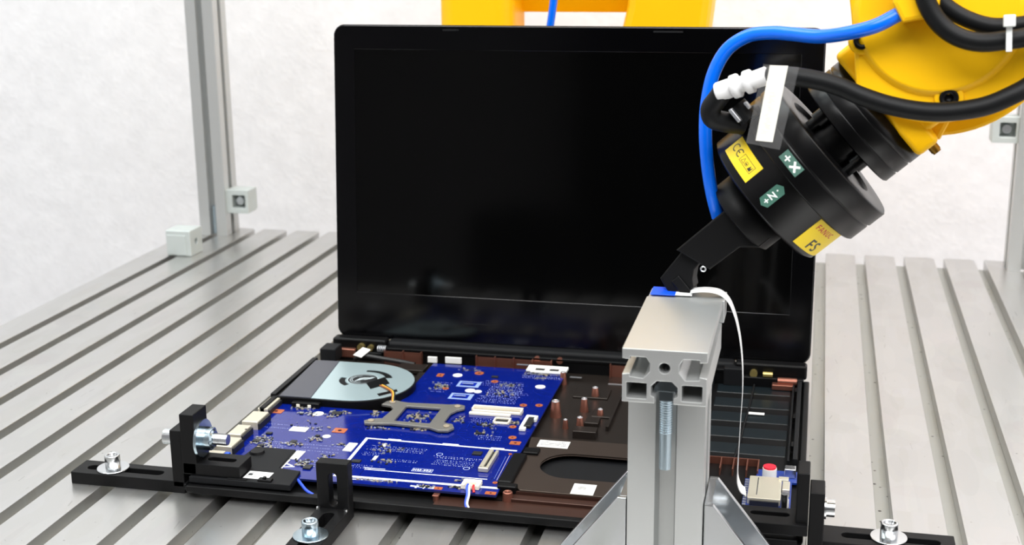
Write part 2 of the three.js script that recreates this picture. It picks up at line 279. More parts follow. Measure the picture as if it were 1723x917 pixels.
// main circuit board
const X0 = -373, Zb = -946, Zf = -716, PX = 8;
const boardTex = canvasTex((-178 - X0) * PX, (Zf - Zb) * PX, (c, w, h) => {
  const q = (x, z) => [(x - X0) * PX, (z - Zb) * PX];
  c.fillStyle = '#00146c'; c.fillRect(0, 0, w, h);
  for (let i = 0; i < 500; i++) { c.strokeStyle = `rgba(${rnd() < .6 ? '6,38,124' : '0,10,56'},${rr(.3, .8)})`; c.lineWidth = rr(1, 3); let x = rr(0, w), y = rr(0, h); c.beginPath(); c.moveTo(x, y); for (let k = 0; k < 4; k++) { const l = rr(10, 90), a = Math.floor(rr(0, 8)) * Math.PI / 4; x += l * Math.cos(a); y += l * Math.sin(a); c.lineTo(x, y); } c.stroke(); }
  for (const [x, z, sx, sz] of [[-255, -868, 14, 8], [-228, -838, 10, 8], [-300, -815, 12, 10]]) { const [a, b] = q(x, z); for (let i = 0; i < 40; i++) { c.fillStyle = 'rgba(60,30,90,.2)'; c.beginPath(); c.ellipse(a + rr(-sx, sx) * PX, b + rr(-sz, sz) * PX, rr(4, 20), rr(3, 12), 0, 0, 7); c.fill(); } }
  for (let i = 0; i < 900; i++) { c.fillStyle = rnd() < .7 ? 'rgba(110,140,215,.65)' : 'rgba(190,160,140,.7)'; c.beginPath(); c.arc(rr(0, w), rr(0, h), rr(.8, 2), 0, 7); c.fill(); }
  const line = (x1, z1, x2, z2, wd, col = '#e6e8ec') => { c.strokeStyle = col; c.lineWidth = wd * PX; c.beginPath(); c.moveTo(...q(x1, z1)); c.lineTo(...q(x2, z2)); c.stroke(); };
  line(-285.5, -788, -181, -786.5, 1.9); line(-270, -788.6, -261, -788.6, 3); line(-232, -788.2, -221, -788.2, 3); line(-199, -787.6, -190, -787.6, 3);
  line(-284.4, -788, -283.4, -724, 2.2); line(-285, -725.5, -179, -726.8, 2.8); line(-269, -738.2, -189, -738.4, 1); line(-270, -740.5, -256, -740.5, .9);
  line(-272, -722, -250, -723, 1.1); line(-233, -719.6, -217, -718.8, 1.8); line(-229, -722, -229, -717, 1.2); line(-224, -722, -224, -717, 1);
  line(-324, -738.5, -316, -734, 1.4); line(-322, -731, -314, -733, 1.2);
  // printed rows of tiny marks
  const rows = (x, z, wd, n, dz, hgt, col = 'rgba(225,230,240,.85)') => { c.fillStyle = col; for (let r = 0; r < n; r++) { let a = x + rr(0, wd * .15); while (a < x + wd) { const l = rr(.3, 1.1); const [u, v] = q(a, z + r * dz + rr(-.15, .15)); c.fillRect(u, v, l * PX, hgt * PX * rr(.5, 1)); a += l + rr(.3, 1.6); } } };
  rows(-280, -777, 40, 4, 2.3, .6); rows(-234, -768, 34, 2, 2.2, .8); rows(-231, -762, 28, 4, 2.4, .7); rows(-280, -765, 14, 3, 2.2, .6); rows(-262, -757, 22, 2, 2.4, .7); rows(-283, -744, 18, 3, 2, .6);
  rows(-238, -915, 34, 4, 3.2, .6); rows(-230, -903, 28, 7, 3, .8); rows(-232, -883, 30, 5, 3, .7); rows(-208, -893, 12, 2, 3, .5); rows(-270, -905, 12, 6, 4, .6); rows(-210, -932, 30, 3, 2, .7); rows(-215, -859, 10, 1, 2, .8);
  rows(-364, -800, 40, 2, 6, .5); rows(-352, -770, 20, 6, 3, .6); rows(-325, -770, 30, 3, 5, .5); rows(-310, -745, 20, 4, 3, .6); rows(-212, -808, 16, 3, 3, .7); rows(-226, -838, 26, 4, 2.6, .5);
  // chip footprints
  for (const [x, z] of [[-253, -911], [-252, -884.5]]) { const [a, b] = q(x, z); c.fillStyle = '#8ea2c8'; c.fillRect(a, b, 17 * PX, 12.5 * PX); c.fillStyle = '#0a2390'; c.fillRect(a + 2 * PX, b + 2 * PX, 12 * PX, 8 * PX); c.fillStyle = '#a9b8d4'; c.fillRect(a + 2.6 * PX, b + 4 * PX, 9 * PX, 1.2 * PX); c.fillStyle = '#0a1c60'; c.fillRect(a + 4 * PX, b + 5.6 * PX, 8 * PX, 2.6 * PX); }
  // boxed lettering and a round mark
  { const [a, b] = q(-239, -746); c.strokeStyle = '#cfd6e4'; c.lineWidth = 3; c.strokeRect(a, b, 13 * PX, 4.6 * PX); c.fillStyle = '#dfe4ee'; c.font = 'bold 30px sans-serif'; c.fillText('HM-S02', a + 3, b + 29, 12 * PX); }
  for (const [x, z] of [[-206, -752], [-229, -771]]) { const [a, b] = q(x, z); c.strokeStyle = '#cdd6ea'; c.lineWidth = 3; c.beginPath(); c.arc(a, b, 2 * PX, 0, 7); c.stroke(); }
  line(-184, -778, -183, -738, .5, '#9a8fa8'); line(-186, -776, -185, -740, .3, '#6f7fb8');
});
const mPCB = PH({ map: boardTex, roughness: .85, specularIntensity: .05, clearcoat: 1, clearcoatRoughness: .1 });
const edgeBlue = S({ color: 0x061448, roughness: .5 });
const PADS = [[-364, -823, 5, 3.6], [-307, -797, 4.6, 4], [-189, -808, 2.8, 2.2, 1], [-185, -799, 3.6, 2.8], [-215, -719, 2.6, 1.8], [-182, -718.6, 3.4, 2], [-184, -780, 1.2, 1.2, 1], [-183, -734, 1.6, 1.4, 1], [-195, -869, 2.7, 2.4, 1], [-184, -871, 2.7, 2.4, 1], [-271, -920, 2.6, 3.4], [-243, -930, 3.6, 3.4, 1], [-259, -892, 2.4, 2.4, 1], [-227, -914, 2.8, 2.4, 1], [-193, -827, 2.4, 2.2, 1]];
const boardShape = () => { const q = poly(pp([[-284, -946], [-178, -946], [-178, -716], [-306, -716], [-306, -722], [-373, -722], [-373, -838], [-284, -838]])); for (const [x, z, w, d] of PADS) q.holes.push(circ(x, -z, Math.min(w, d) * .36)); return q; };
const board = part('motherboard', plan(boardShape(), 10.6, 11.9), edgeBlue, lap, { label: 'blue circuit board covered with small parts' });
{
  const g = new THREE.ShapeGeometry(boardShape()).rotateX(-Math.PI / 2).translate(0, 11.95, 0);
  const p = g.attributes.position, uv = g.attributes.uv; for (let i = 0; i < p.count; i++) uv.setXY(i, (p.getX(i) - X0) / (-178 - X0), 1 - (p.getZ(i) - Zb) / (Zf - Zb));
  part('printed_face', g, mPCB, board, { keepUV: true });
  const BY = 12;
  // ringed screw holes
  const pad = (x, z, w, d, round) => { const s = round ? circ(x, -z, w, THREE.Shape) : rrect(x - w, x + w, -z - d, -z + d, .6); s.holes.push(circ(x, -z, Math.min(w, d) * .36)); part('screw_pad', plan(s, BY - .02, BY + .25), M.orangePad, board, { label: 'orange copper screw pad' });  };
  for (const [x, z, w, d, r] of PADS) pad(x, z, w, d, r);
  for (const [x, z, r] of [[-328, -845, 3.2], [-333, -824, 4], [-312, -785, 2.8], [-258, -922, 3.7], [-240, -891, 3.8], [-234, -890, 3], [-191, -909, 3.8]]) part('white_dot', cylY(x, BY, BY + .3, z, r, 20), M.white, board);
  for (const [x0, x1, z0, z1] of [[-341, -329, -797, -789.5], [-293, -287, -777, -763.5], [-322, -316, -757, -743.5], [-270, -267.6, -780, -775.5], [-269, -266.8, -759, -753], [-322, -320.5, -742, -728]]) part('white_patch', box(x0, x1, BY, BY + .5, z0, z1), M.white, board);
  // retaining plate around the processor
  const ps = poly(pp([[-293, -845], [-291, -853.5], [-287, -855.5], [-281, -853], [-275, -852], [-246, -854], [-239, -856], [-234, -854], [-233, -849], [-237, -845], [-240, -838], [-240, -820], [-233, -817.5], [-230.5, -812], [-233, -806], [-240, -805], [-247, -809], [-275, -811], [-285, -809], [-293, -808], [-295, -812.5], [-291, -817], [-284, -819], [-282, -838], [-286, -843.5]]));
  ps.holes.push(rrect(-274.5, -249, 816, 845.5, 1, THREE.Path));
  const pl = part('processor_plate', plan(ps, 12.8, 14.6, .3), M.bracketPlate, board, { label: 'grey metal retaining plate around the bare processor pads' });
  for (const [x, z] of [[-286.5, -850], [-238.5, -850.5], [-236, -812.5], [-290, -812.5]]) part('screw', lathe([[0.01, 14.8], [.8, 14.8], [.9, 15.5], [1.9, 15.5], [2.3, 15.1], [2.3, 14.4], [0.01, 14.4]], 16).translate(x, 0, z), M.tan, pl);
  part('standoffs', [[-286.5, -850], [-238.5, -850.5], [-236, -812.5], [-290, -812.5]].map(([x, z]) => cylY(x, 12, 13, z, 3, 12)), M.solder, pl);
  // flat cable sockets
  const zif = (name, x0, x1, z0, z1, hh, label) => { const c = part(name, [box(x0, x1, BY, BY + hh, z0, z0 + 1.6, .3), box(x0, x1, BY, BY + hh * .55, z1 - 2.2, z1, .3), box(x0, x0 + 1, BY, BY + hh, z0, z1, .2), box(x1 - 1, x1, BY, BY + hh, z0, z1, .2)], M.cream, board, { label }); part('contacts', box(x0 + 1, x1 - 1, BY, BY + .8, z0 + 1.4, z1 - 2), M.tan, c); return c; };
  zif('keyboard_socket', -228, -192, -856.5, -849, 3, 'long cream flat cable socket'); part('socket_bar', box(-228.5, -199, BY, BY + 1.6, -846.8, -843.6, .3), M.cream, board);
  zif('touchpad_socket', -208, -196.5, -838, -830, 2.2, 'short cream flat cable socket'); part('socket_mouth', box(-206.5, -198, BY + .1, BY + 1.4, -836, -832.5), M.chipBlack, board);
  part('ring_socket', [box(-187.5, -185.2, BY, BY + 2.6, -843, -822, .5), box(-187.5, -179, BY, BY + 2.6, -845.5, -842.8, .6), box(-181, -179, BY, BY + 2.6, -845, -838, .5), box(-187.5, -183, BY, BY + 2.2, -824, -820, .5)], M.white, board); part('ring_socket_core', box(-185.2, -180.6, BY, BY + 2.2, -842.8, -826, .5), M.chipBlack, board);
  part('card_socket', [box(-197.5, -194.6, BY, BY + 3, -779, -748.5, .4), box(-193, -191, BY, BY + 3, -778, -750, .4), box(-197.5, -191, BY, BY + 3, -751, -748, .6)], M.portMetal, board, { label: 'upright cream card edge socket' }); part('card_socket_slot', box(-194.6, -193, BY, BY + 1.8, -778, -751), M.chipBlack, board);
  part('wire_socket', [box(-201.5, -190, BY, BY + 3, -730.5, -726, .5), box(-201.5, -199, BY, BY + 3, -726, -721, .4), box(-192.5, -190, BY, BY + 3, -726, -721, .4), box(-199, -192.5, BY, BY + 1, -726, -721)], M.cream, board);
  part('lead', tube([[-197.5, 14, -724], [-197, 14.5, -719], [-195.5, 12, -714], [-195.5, 8.5, -710], [-194, 6.5, -706]], .8, 24, 8), M.wireB, board); part('lead', tube([[-196, 14, -724], [-195.4, 15, -719], [-194.2, 12, -713.5], [-194.2, 8.5, -709], [-192, 6.5, -705.5]], .7, 24, 8), M.wireW, board); part('lead', tube([[-194, 13.6, -724], [-193.5, 14, -721], [-192, 12, -717]], .8, 16, 8), M.wireR, board);
  part('lead', tube([[-202, 6.4, -707], [-194, 6.6, -705], [-182, 6.6, -704.2], [-172, 6.4, -704.6]], .9, 24, 8), M.wireR, board);
  part('fan_socket', [box(-353, -342, BY, BY + 2.6, -841.5, -836.5, .4), box(-353, -350.5, BY, BY + 2.4, -837, -833, .3), box(-344.5, -342, BY, BY + 2.4, -837, -833, .3)], M.cream, board);
  part('white_connector', [box(-208.5, -177.5, BY, BY + 2.4, -951, -948.4, .3), box(-208.5, -177.5, BY, BY + 1.2, -949, -939, .3), box(-208.5, -205, BY, BY + 2.2, -949, -939, .3), box(-181, -177.5, BY, BY + 2.2, -949, -939, .3)], M.white, board, { label: 'long white display cable connector at the rear edge' });
  part('connector_slot', [box(-202, -195, BY + 1.2, BY + 1.45, -946.5, -942.5), box(-191, -184, BY + 1.2, BY + 1.45, -946.5, -942.5)], M.chipBlack, board);
  part('white_block', box(-290, -282.5, 11, 15.5, -952, -950, .2), M.white, board); part('white_block', box(-276, -263, 11, 15.8, -953, -951, .2), M.white, board);
  part('silver_strip', [box(-218, -209, 14, 14.4, -951, -949), box(-175, -166, 9, 9.4, -944, -942)], M.solder, board);
  // sockets along the edge
  const port = (x0, x1, z0, z1, h, lab, spots) => { const c = part('port', [box(x0, x1, BY - 3, BY + h, z0, z1, .5)], M.portMetal, board, { label: lab }); part('port_rear', box(x1 - .2, x1 + 1.6, BY - 1, BY + h - 1.2, z0 + .5, z1 - .5, .3), M.chipBlack, c); for (const [x, z] of spots || []) part('port_hole_patch', box(x - .7, x + .7, BY + h, BY + h + .08, z - .9, z + .9), M.chipBlack, c); };  // thin black patches on top stand in for the dark holes of the ports
  port(-374.5, -367, -838, -815, 4.6, 'long metal video socket beside the fan'); port(-374, -362.5, -807, -787, 5.6, 'large metal network socket'); port(-374, -364.5, -781.5, -764, 5.4, 'metal data socket with notched rear edge', [[-365, -774]]); port(-374, -361.5, -759.5, -743, 5.4, 'metal data socket with two black patches standing for dark holes', [[-371, -755], [-371.5, -749]]); port(-374, -363, -738, -730, 4.6, 'half hidden metal socket under the clamp');
  part('blue_insert', box(-362.8, -359.6, BY - 1, BY + 4.4, -737.5, -731, .4), M.blueFilm, board);
  // larger chips
  for (const [x, z, w, d] of [[-320, -827, 7, 5], [-229, -923, 5, 3], [-205, -776, 6, 5], [-213, -810, 4, 2.4], [-330, -771, 4, 4], [-318, -784, 3, 2.4], [-305, -733, 5, 6], [-278, -748, 6, 4], [-277, -839, 3, 7], [-352, -782, 4, 3], [-355, -768, 5, 4], [-349, -761, 4, 3]]) part('chip', box(x - w / 2, x + w / 2, BY, BY + 1, z - d / 2, z + d / 2, .1), M.chipBlack, board);
  // small parts in clusters, real little boxes
  const C1 = [], C2 = [], C3 = [];
  for (const [x, z, sx, sz, n] of [[-348, -832, 12, 4, 34], [-340, -822, 8, 4, 30], [-318, -830, 9, 4, 34], [-322, -822, 6, 3, 16], [-352, -770, 8, 10, 60], [-345, -762, 8, 6, 26], [-330, -768, 9, 4, 30], [-317, -778, 7, 5, 24], [-312, -740, 8, 7, 46], [-300, -752, 6, 8, 20], [-262, -831, 11, 13, 90], [-232, -830, 6, 10, 26], [-212, -826, 10, 6, 34], [-193, -835, 4, 5, 22], [-196, -936, 15, 2.4, 44], [-196, -927, 6, 3, 12], [-214, -908, 10, 5, 26], [-216, -890, 12, 8, 26], [-265, -896, 9, 9, 46], [-250, -936, 14, 5, 18], [-265, -770, 12, 8, 24], [-268, -779, 6, 3, 10], [-260, -752, 10, 5, 20], [-256, -722, 18, 2, 26], [-222, -720, 10, 1.6, 20], [-205, -722, 6, 2, 14], [-210, -812, 9, 5, 16], [-283, -806, 10, 3, 22], [-256, -808, 12, 2, 14], [-292, -832, 6, 6, 24], [-203, -733, 6, 4, 12], [-326, -800, 20, 12, 22], [-298, -772, 6, 6, 12]]) for (let i = 0; i < n; i++) {
    const a = x + (rnd() + rnd() - 1) * sx, b = z + (rnd() + rnd() - 1) * sz, w = rr(.35, .9), d = rr(.35, .8), q = rnd();
    (q < .5 ? C1 : q < .8 ? C2 : C3).push(box(a - w, a + w, BY, BY + rr(.35, .8), b - d, b + d));
  }
  part('small_components', C1, M.solder, board, { kind: 'stuff' }); part('small_components', C2, M.chipBlack, board, { kind: 'stuff' }); part('small_components', C3, M.tan, board, { kind: 'stuff' });
}
// fan
{
  const FC = [-321.5, -880];
  const outline = (r, xl) => { const s = new THREE.Shape(); s.moveTo(xl, -FC[1] - r); s.lineTo(FC[0], -FC[1] - r); s.absarc(FC[0], -FC[1], r, -Math.PI / 2 + .02, Math.PI / 2 - .02, false); s.lineTo(xl, -FC[1] + r); s.closePath(); return s; };
  const f = part('cooling_fan', [plan(outline(41.5, -372), 6, 17, .4, 32)], M.blackPlastic, lap, { label: 'flat cooling fan with a pale metal cover and black hub print' });
  const s = new THREE.Shape(); s.moveTo(-344, -FC[1] - 40.5); s.lineTo(FC[0], -FC[1] - 40.5); s.absarc(FC[0], -FC[1], 40.5, -Math.PI / 2 + .02, Math.PI / 2 - .02, false); s.lineTo(-352, -FC[1] + 40.5); s.closePath();
  const arc = (r0, r1, a0, a1) => { const h = new THREE.Path(); h.absarc(FC[0] + 1, -FC[1] + 4, r1, a0, a1, false); h.absarc(FC[0] + 1, -FC[1] + 4, r0, a1, a0, true); h.closePath(); return h; };
  s.holes.push(arc(13, 17.5, 3.0, 4.2), arc(17, 22, .35, 1.75));
  part('cover_plate', plan(s, 17, 17.7, .15, 32), M.fanPlate, f, { label: 'pale blue grey metal fan cover' });
  part('air_duct', plan(poly(pp([[-371, -919], [-352, -920], [-344, -838.8], [-368, -838.8]])), 17, 18.1, .3), M.duct, f, { label: 'dark grey film over the air outlet' });
  part('outlet_rib', [box(-375.5, -371, 6, 18.6, -924, -840, .8), box(-373.5, -369, 6, 17.4, -841, -815, .8)], M.blackPlastic, f);
  part('front_foot', box(-357, -336, 10, 15.5, -838.5, -833.5, .8), M.blackPlastic, f);
  const hub = canvasTex(256, 256, (c, w, h) => { c.fillStyle = '#b4c4c8'; c.fillRect(0, 0, w, h); c.fillStyle = '#101114'; c.beginPath(); c.arc(128, 128, 122, 0, 7); c.fill(); c.strokeStyle = '#aebabd'; c.lineWidth = 6; c.beginPath(); c.arc(128, 128, 104, .4, 5.2); c.stroke(); c.beginPath(); c.arc(110, 128, 72, 1.2, 4.6); c.stroke(); for (let i = 0; i < 9; i++) { c.lineWidth = rr(5, 11); c.beginPath(); c.moveTo(80 + i * 14, 176 - i * 8 + rr(-8, 8)); c.lineTo(100 + i * 14, 96 - i * 5 + rr(-8, 8)); c.stroke(); } });
  const hg = new THREE.CircleGeometry(11.5, 32).rotateX(-Math.PI / 2).translate(-320.5, 17.85, -884);
  part('hub_print', hg, S({ map: hub, roughness: .45 }), f, { keepUV: true, label: 'round black print with pale lettering strokes' });
  part('hub_patch', plan(poly(pp([[-306, -892], [-298, -879], [-308, -865], [-315, -876]])), 17.7, 17.95), M.blackPlastic, f);
  part('tape', plan(poly(pp([[-300, -856], [-297, -852], [-287, -864], [-289, -868]])), 17.7, 17.9), M.blackPlastic, f);
  for (let i = 0; i < 3; i++) part('lead', tube([[-303 + i * 1.3, 18.4, -872 - i], [-296 + i * 1.2, 18.8, -866], [-290 + i, 18.6, -859.5], [-287.5 + i * .7, 16, -852.5], [-287 + i, 13, -848]], .65, 26, 8), [M.wireBr, M.wireY, M.wireK][i], f);
}
// black sub board in the corner
{
  const b = part('corner_board', plan(poly(pp([[-350, -755], [-322, -755], [-321, -725], [-306, -723], [-304, -701], [-371, -701], [-371, -730], [-352, -733]])), 10, 14, .4), M.blackSoft, lap, { label: 'black plastic cover at the front corner' });
  part('rubber_stud', cylY(-344.5, 14, 15.6, -745, 5, 20, 4.4), M.blackPlastic, b);
  part('cover_clip', [box(-326, -317, 10, 15.4, -706.5, -702, .6), box(-323, -321, 14, 16.6, -705.5, -703, .4), box(-346, -333, 10, 14.8, -704, -701.5, .4)], M.blackPlastic, b);
  const st = canvasTex(256, 128, (c, w, h) => { c.fillStyle = '#d4d6d6'; c.fillRect(0, 0, w, h); c.fillStyle = '#26292c'; for (let r = 0; r < 3; r++) { let x = 14; while (x < (r === 1 ? 240 : 150)) { const l = rr(3, 12); c.fillRect(x, 24 + r * 30, l, 9); x += l + rr(3, 6); } } c.fillRect(20, 40, 44, 34); });
  part('paper_label', new THREE.PlaneGeometry(16, 11).rotateX(-Math.PI / 2).translate(-329, 14.12, -711), S({ map: st, roughness: .5 }), b, { keepUV: true, label: 'small white printed label on the black corner cover' });
  part('lead', tube([[-305, 11, -716], [-300, 10.5, -710], [-295, 9.5, -705], [-290, 8, -703]], 1, 20, 8), M.wireB, b);
}
// card reader board
{
  const b = part('card_reader', box(-33.5, -5, 7.4, 9, -779, -731, .2), M.blueBoard, lap, { label: 'small blue card reader board with a metal slot' });
  const sh = rrect(-30.5, -11, 741, 774, 1);
  part('card_slot', [plan(sh, 9, 13.4, .4)], M.portMetal, b, { label: 'silver pressed metal card slot' });
  part('slot_crease', box(-25.4, -24.8, 13.4, 13.7, -771, -745), M.zinc, b); part('slot_mouth', box(-29, -12, 9.2, 12, -741.2, -739.6), M.chipBlack, b);
  part('metal_clip', [box(-10.5, -6, 9, 13, -745, -733, .5), box(-10.5, -6, 9, 14, -768, -755, .5), box(-13, -7, 13, 14.2, -774, -769, .3)], M.portMetal, b);
  part('pin_row', Array.from({ length: 12 }, (_, i) => box(-33.2, -31.2, 9, 9.8, -776 + i * 3.6, -774.4 + i * 3.6)), M.solder, b, { kind: 'stuff' });
  part('spacer', [cylY(-19, 9, 15, -784, 4.4, 20)], M.white, b); part('red_cap', cylY(-19, 15, 16.2, -784, 4, 20), M.redPart, b, { label: 'red topped round spacer' });
  part('metal_nut', box(-10, -3, 9, 15, -791, -784, .6), M.zinc, b); part('board_tail', box(-27, -2, 7.4, 9, -795, -778, .2), M.blueBoard, b);
}
// hinges
{
  for (const [x0, x1] of [[-373, -328], [-52, 1]]) part('hinge_cover', [box(x0, x1, 12, 23, -972, -961, 2), box(x0 + 2, x1 - 2, 6, 14, -964, -956, 1)], M.blackPlastic, lap);
  part('hinge_bar', [box(-328, -52, 13, 21.5, -976, -964, 3)], M.blackSoft, lap);
  part('hinge_screw', [cylZ(-348, 17, -961, -957.5, 3, 16), cylZ(-340, 17, -961, -957, 2.4, 16)], M.gold, lap); part('hinge_copper', [box(-365, -352, 9, 16, -960, -955, .8)], M.copper, lap);
  part('hinge_spring', Array.from({ length: 5 }, (_, i) => new THREE.TorusGeometry(2.6, .5, 6, 14).rotateY(Math.PI / 2).translate(-333 + i * 1.5, 17, -958)), M.solder, lap);
  part('hinge_screw', [cylZ(-38, 16, -961, -957, 2.8, 16), cylX(-31, -24, 16, -958, 2.2, 14)], M.gold, lap); part('hinge_copper', [cylX(-20, -6, 12, -956, 3, 16), box(-24, -8, 7, 11, -958, -950, .6)], M.copper, lap);
  part('hinge_block', box(-60, -46, 6, 20, -966, -955, 1), M.blackSoft, lap);
  part('display_lead', tube([[-350, 10, -950], [-340, 15, -944], [-326, 13, -946], [-312, 10, -950], [-300, 9, -948]], 2, 30, 10), M.wireK, lap);
  part('white_tape', box(-4.5, 4.5, -.3, .3, -5.5, 5.5).rotateX(.35).rotateY(-.5).translate(-342, 17.8, -944), M.white, lap, { label: 'scrap of white tape on the display lead' });
  part('heat_rail', [box(-310, -288, 8, 11, -945, -930, .5), box(-291, -284, 8, 10, -930, -900, .5)], M.bronze, lap);
}
// screen half
{
  const m = new THREE.Matrix4().makeBasis(new THREE.Vector3(1, 0, 0), new THREE.Vector3(0, .99646, -.08404), new THREE.Vector3(0, .08404, .99646)).setPosition(-373, 20, -974);
  const L = g => g.applyMatrix4(m);
  const shellS = rrect(0, 376, 0, 250, 9);
  const lid = part('screen_lid', L(extr(shellS, 8, .9, 8).translate(0, 0, -8.2)), M.blackPlastic, lap, { label: 'open black screen half standing upright' });
  const bz = rrect(.8, 375.2, .8, 249.2, 8.4); bz.holes.push(rrect(17.3, 359, 38.2, 231, .6, THREE.Path));
  part('bezel', L(extr(bz, 1.3, .3, 8).translate(0, 0, -.3)), M.bezel, lid, { label: 'glossy black screen frame' });
  part('display', L(box(17, 359.3, 38, 231.2, -.3, .25)), M.gloss, lid, { label: 'switched off black display' });
  part('camera_lens', L(cylZ(186, 241, .9, 1.15, 1.5, 16)), M.gloss, lid);
  part('bumper', [[89, 12], [100, 2], [251, 22]].map(([x, w], i) => L(box(x, x + w, 245.6, 246.8, .9, 1.25, .15))), M.blackSoft, lid);
  part('logo_plate', L(box(106, 135, 16.4, 17.4, .9, 1.1)), M.blackSoft, lid);
}

// ------------------------------------------------------------ clamps holding the laptop
function slotPlate(x0, x1, z0, z1, y0, y1, sx0, sx1, sz, sr, alongX = true) {
  const s = rrect(x0, x1, -z1, -z0, .8);
  const h = new THREE.Path();
  if (alongX) { h.moveTo(sx0 + sr, -sz - sr); h.lineTo(sx1 - sr, -sz - sr); h.absarc(sx1 - sr, -sz, sr, -Math.PI / 2, Math.PI / 2, false); h.lineTo(sx0 + sr, -sz + sr); h.absarc(sx0 + sr, -sz, sr, Math.PI / 2, Math.PI * 1.5, false); }
  else { h.moveTo(sz + sr, sx0 + sr); h.lineTo(sz + sr, sx1 - sr); h.absarc(sz, sx1 - sr, sr, 0, Math.PI, false); h.lineTo(sz - sr, sx0 + sr); h.absarc(sz, sx0 + sr, sr, Math.PI, Math.PI * 2, false); }
  s.holes.push(h); return plan(s, y0, y1, .4);
}
function capScrew(t, x, y, z, mat = M.zinc) {
  part('washer', [lathe([[3.2, 0], [10, 0], [10.2, .5], [10, 1.1], [3.2, 1.1]], 36).translate(x, y, z)], mat, t);
  part('cap_screw', [lathe([[0.01, 4.4], [2.3, 4.4], [2.6, 8.6], [4.4, 8.6], [4.9, 8.1], [4.9, 0], [0.01, 0]], 28).translate(x, y + 1, z)], mat, t);
}
// beside the open ports
{
  const t = thing('clamp', 'black clamp with a silver hex nut gripping the port side of the laptop', 'clamp', [-400, 0, -715], 'black clamps around the laptop');
  const b = part('base_bracket', [slotPlate(-456, -376.5, -725, -705, 0, 8, -449, -396, -715, 3.4), box(-384.5, -376.5, 4, 42, -725, -705, .7)], M.blackPaint, t);
  const u = part('upper_bracket', [slotPlate(-376, -338, -722, -703, 14.4, 22, -363, -344, -712.5, 2.6), box(-376, -366.5, 14.4, 54, -722, -703, .7)], M.blackPaint, t);
  capScrew(t, -431.5, 8, -715.5);
  part('bolt_head', [cylX(-391.5, -385, 34.5, -713, 5, 24)], M.zinc, t);
  part('flange_washer', cylX(-366.4, -364.6, 35.5, -712.5, 12, 36), M.zincBlue, t);
  part('hex_nut', [cylX(-364.6, -358.5, 35.5, -712.5, 7.4, 6), cylX(-358.5, -357.5, 35.5, -712.5, 6, 24, 5)], M.zincBlue, t);
  part('bolt_thread', [cylX(-358, -348.5, 35.5, -712.5, 3.4, 20), ...Array.from({ length: 8 }, (_, i) => new THREE.TorusGeometry(3.4, .35, 6, 20).rotateY(Math.PI / 2).translate(-357 + i * 1.1, 35.5, -712.5))], M.zinc, t);
  part('slot_nut', box(-424, -416, -7, -.2, -712, -698, .5), M.blackPaint, t);
}
// in front
{
  const t = thing('clamp', 'single black angle bracket with a tall slot standing against the laptop front edge', 'clamp', [-271, 0, -675], 'black clamps around the laptop');
  const s = rrect(-281, -261, 0, 37, .8); const h = new THREE.Path(); h.moveTo(-273.4, 12); h.lineTo(-273.4, 28); h.absarc(-270.8, 28, 2.6, Math.PI, 0, true); h.lineTo(-268.2, 12); h.absarc(-270.8, 12, 2.6, 0, -Math.PI, true); s.holes.push(h);
  part('upright', extr(s, 8, .5).translate(0, 0, -695), M.blackPaint, t);
  part('base_bar', slotPlate(-281, -261, -688, -626, 0, 8, 632, 682, -271, 3.4, false), M.blackPaint, t);
  part('fillet', [cylY(-279.6, 8, 9.4, -684.6, 1.2, 12), cylY(-262.4, 8, 9.4, -684.6, 1.2, 12)], M.zinc, t);
  capScrew(t, -271, 8, -650, M.zincBlue);
}
// beside the card reader
{
  const t = thing('clamp', 'black clamp gripping the laptop corner beside the card reader', 'clamp', [20, 0, -710], 'black clamps around the laptop');
  part('upper_bracket', [slotPlate(-33.5, 5.2, -716, -694, 13.6, 20, -27, -5, -707, 2.6), box(-1.6, 5.2, 13.6, 50, -716, -697, .7)], M.blackPaint, t);
  part('base_bracket', [slotPlate(5.6, 86, -724, -702, 0, 8, 24, 78, -713, 3.4), box(5.6, 13.8, 2, 39, -716, -697, .7)], M.blackPaint, t);
  part('bolt_head', [cylX(13.8, 15, 24.5, -711, 6.4, 28), cylX(15, 19.6, 24.5, -711, 5, 24)], M.zinc, t);
  part('stop_screw', cylY(-8.4, 15, 26, -722, 2.2, 16), M.zinc, t);
  capScrew(t, 50, 8, -714);
}

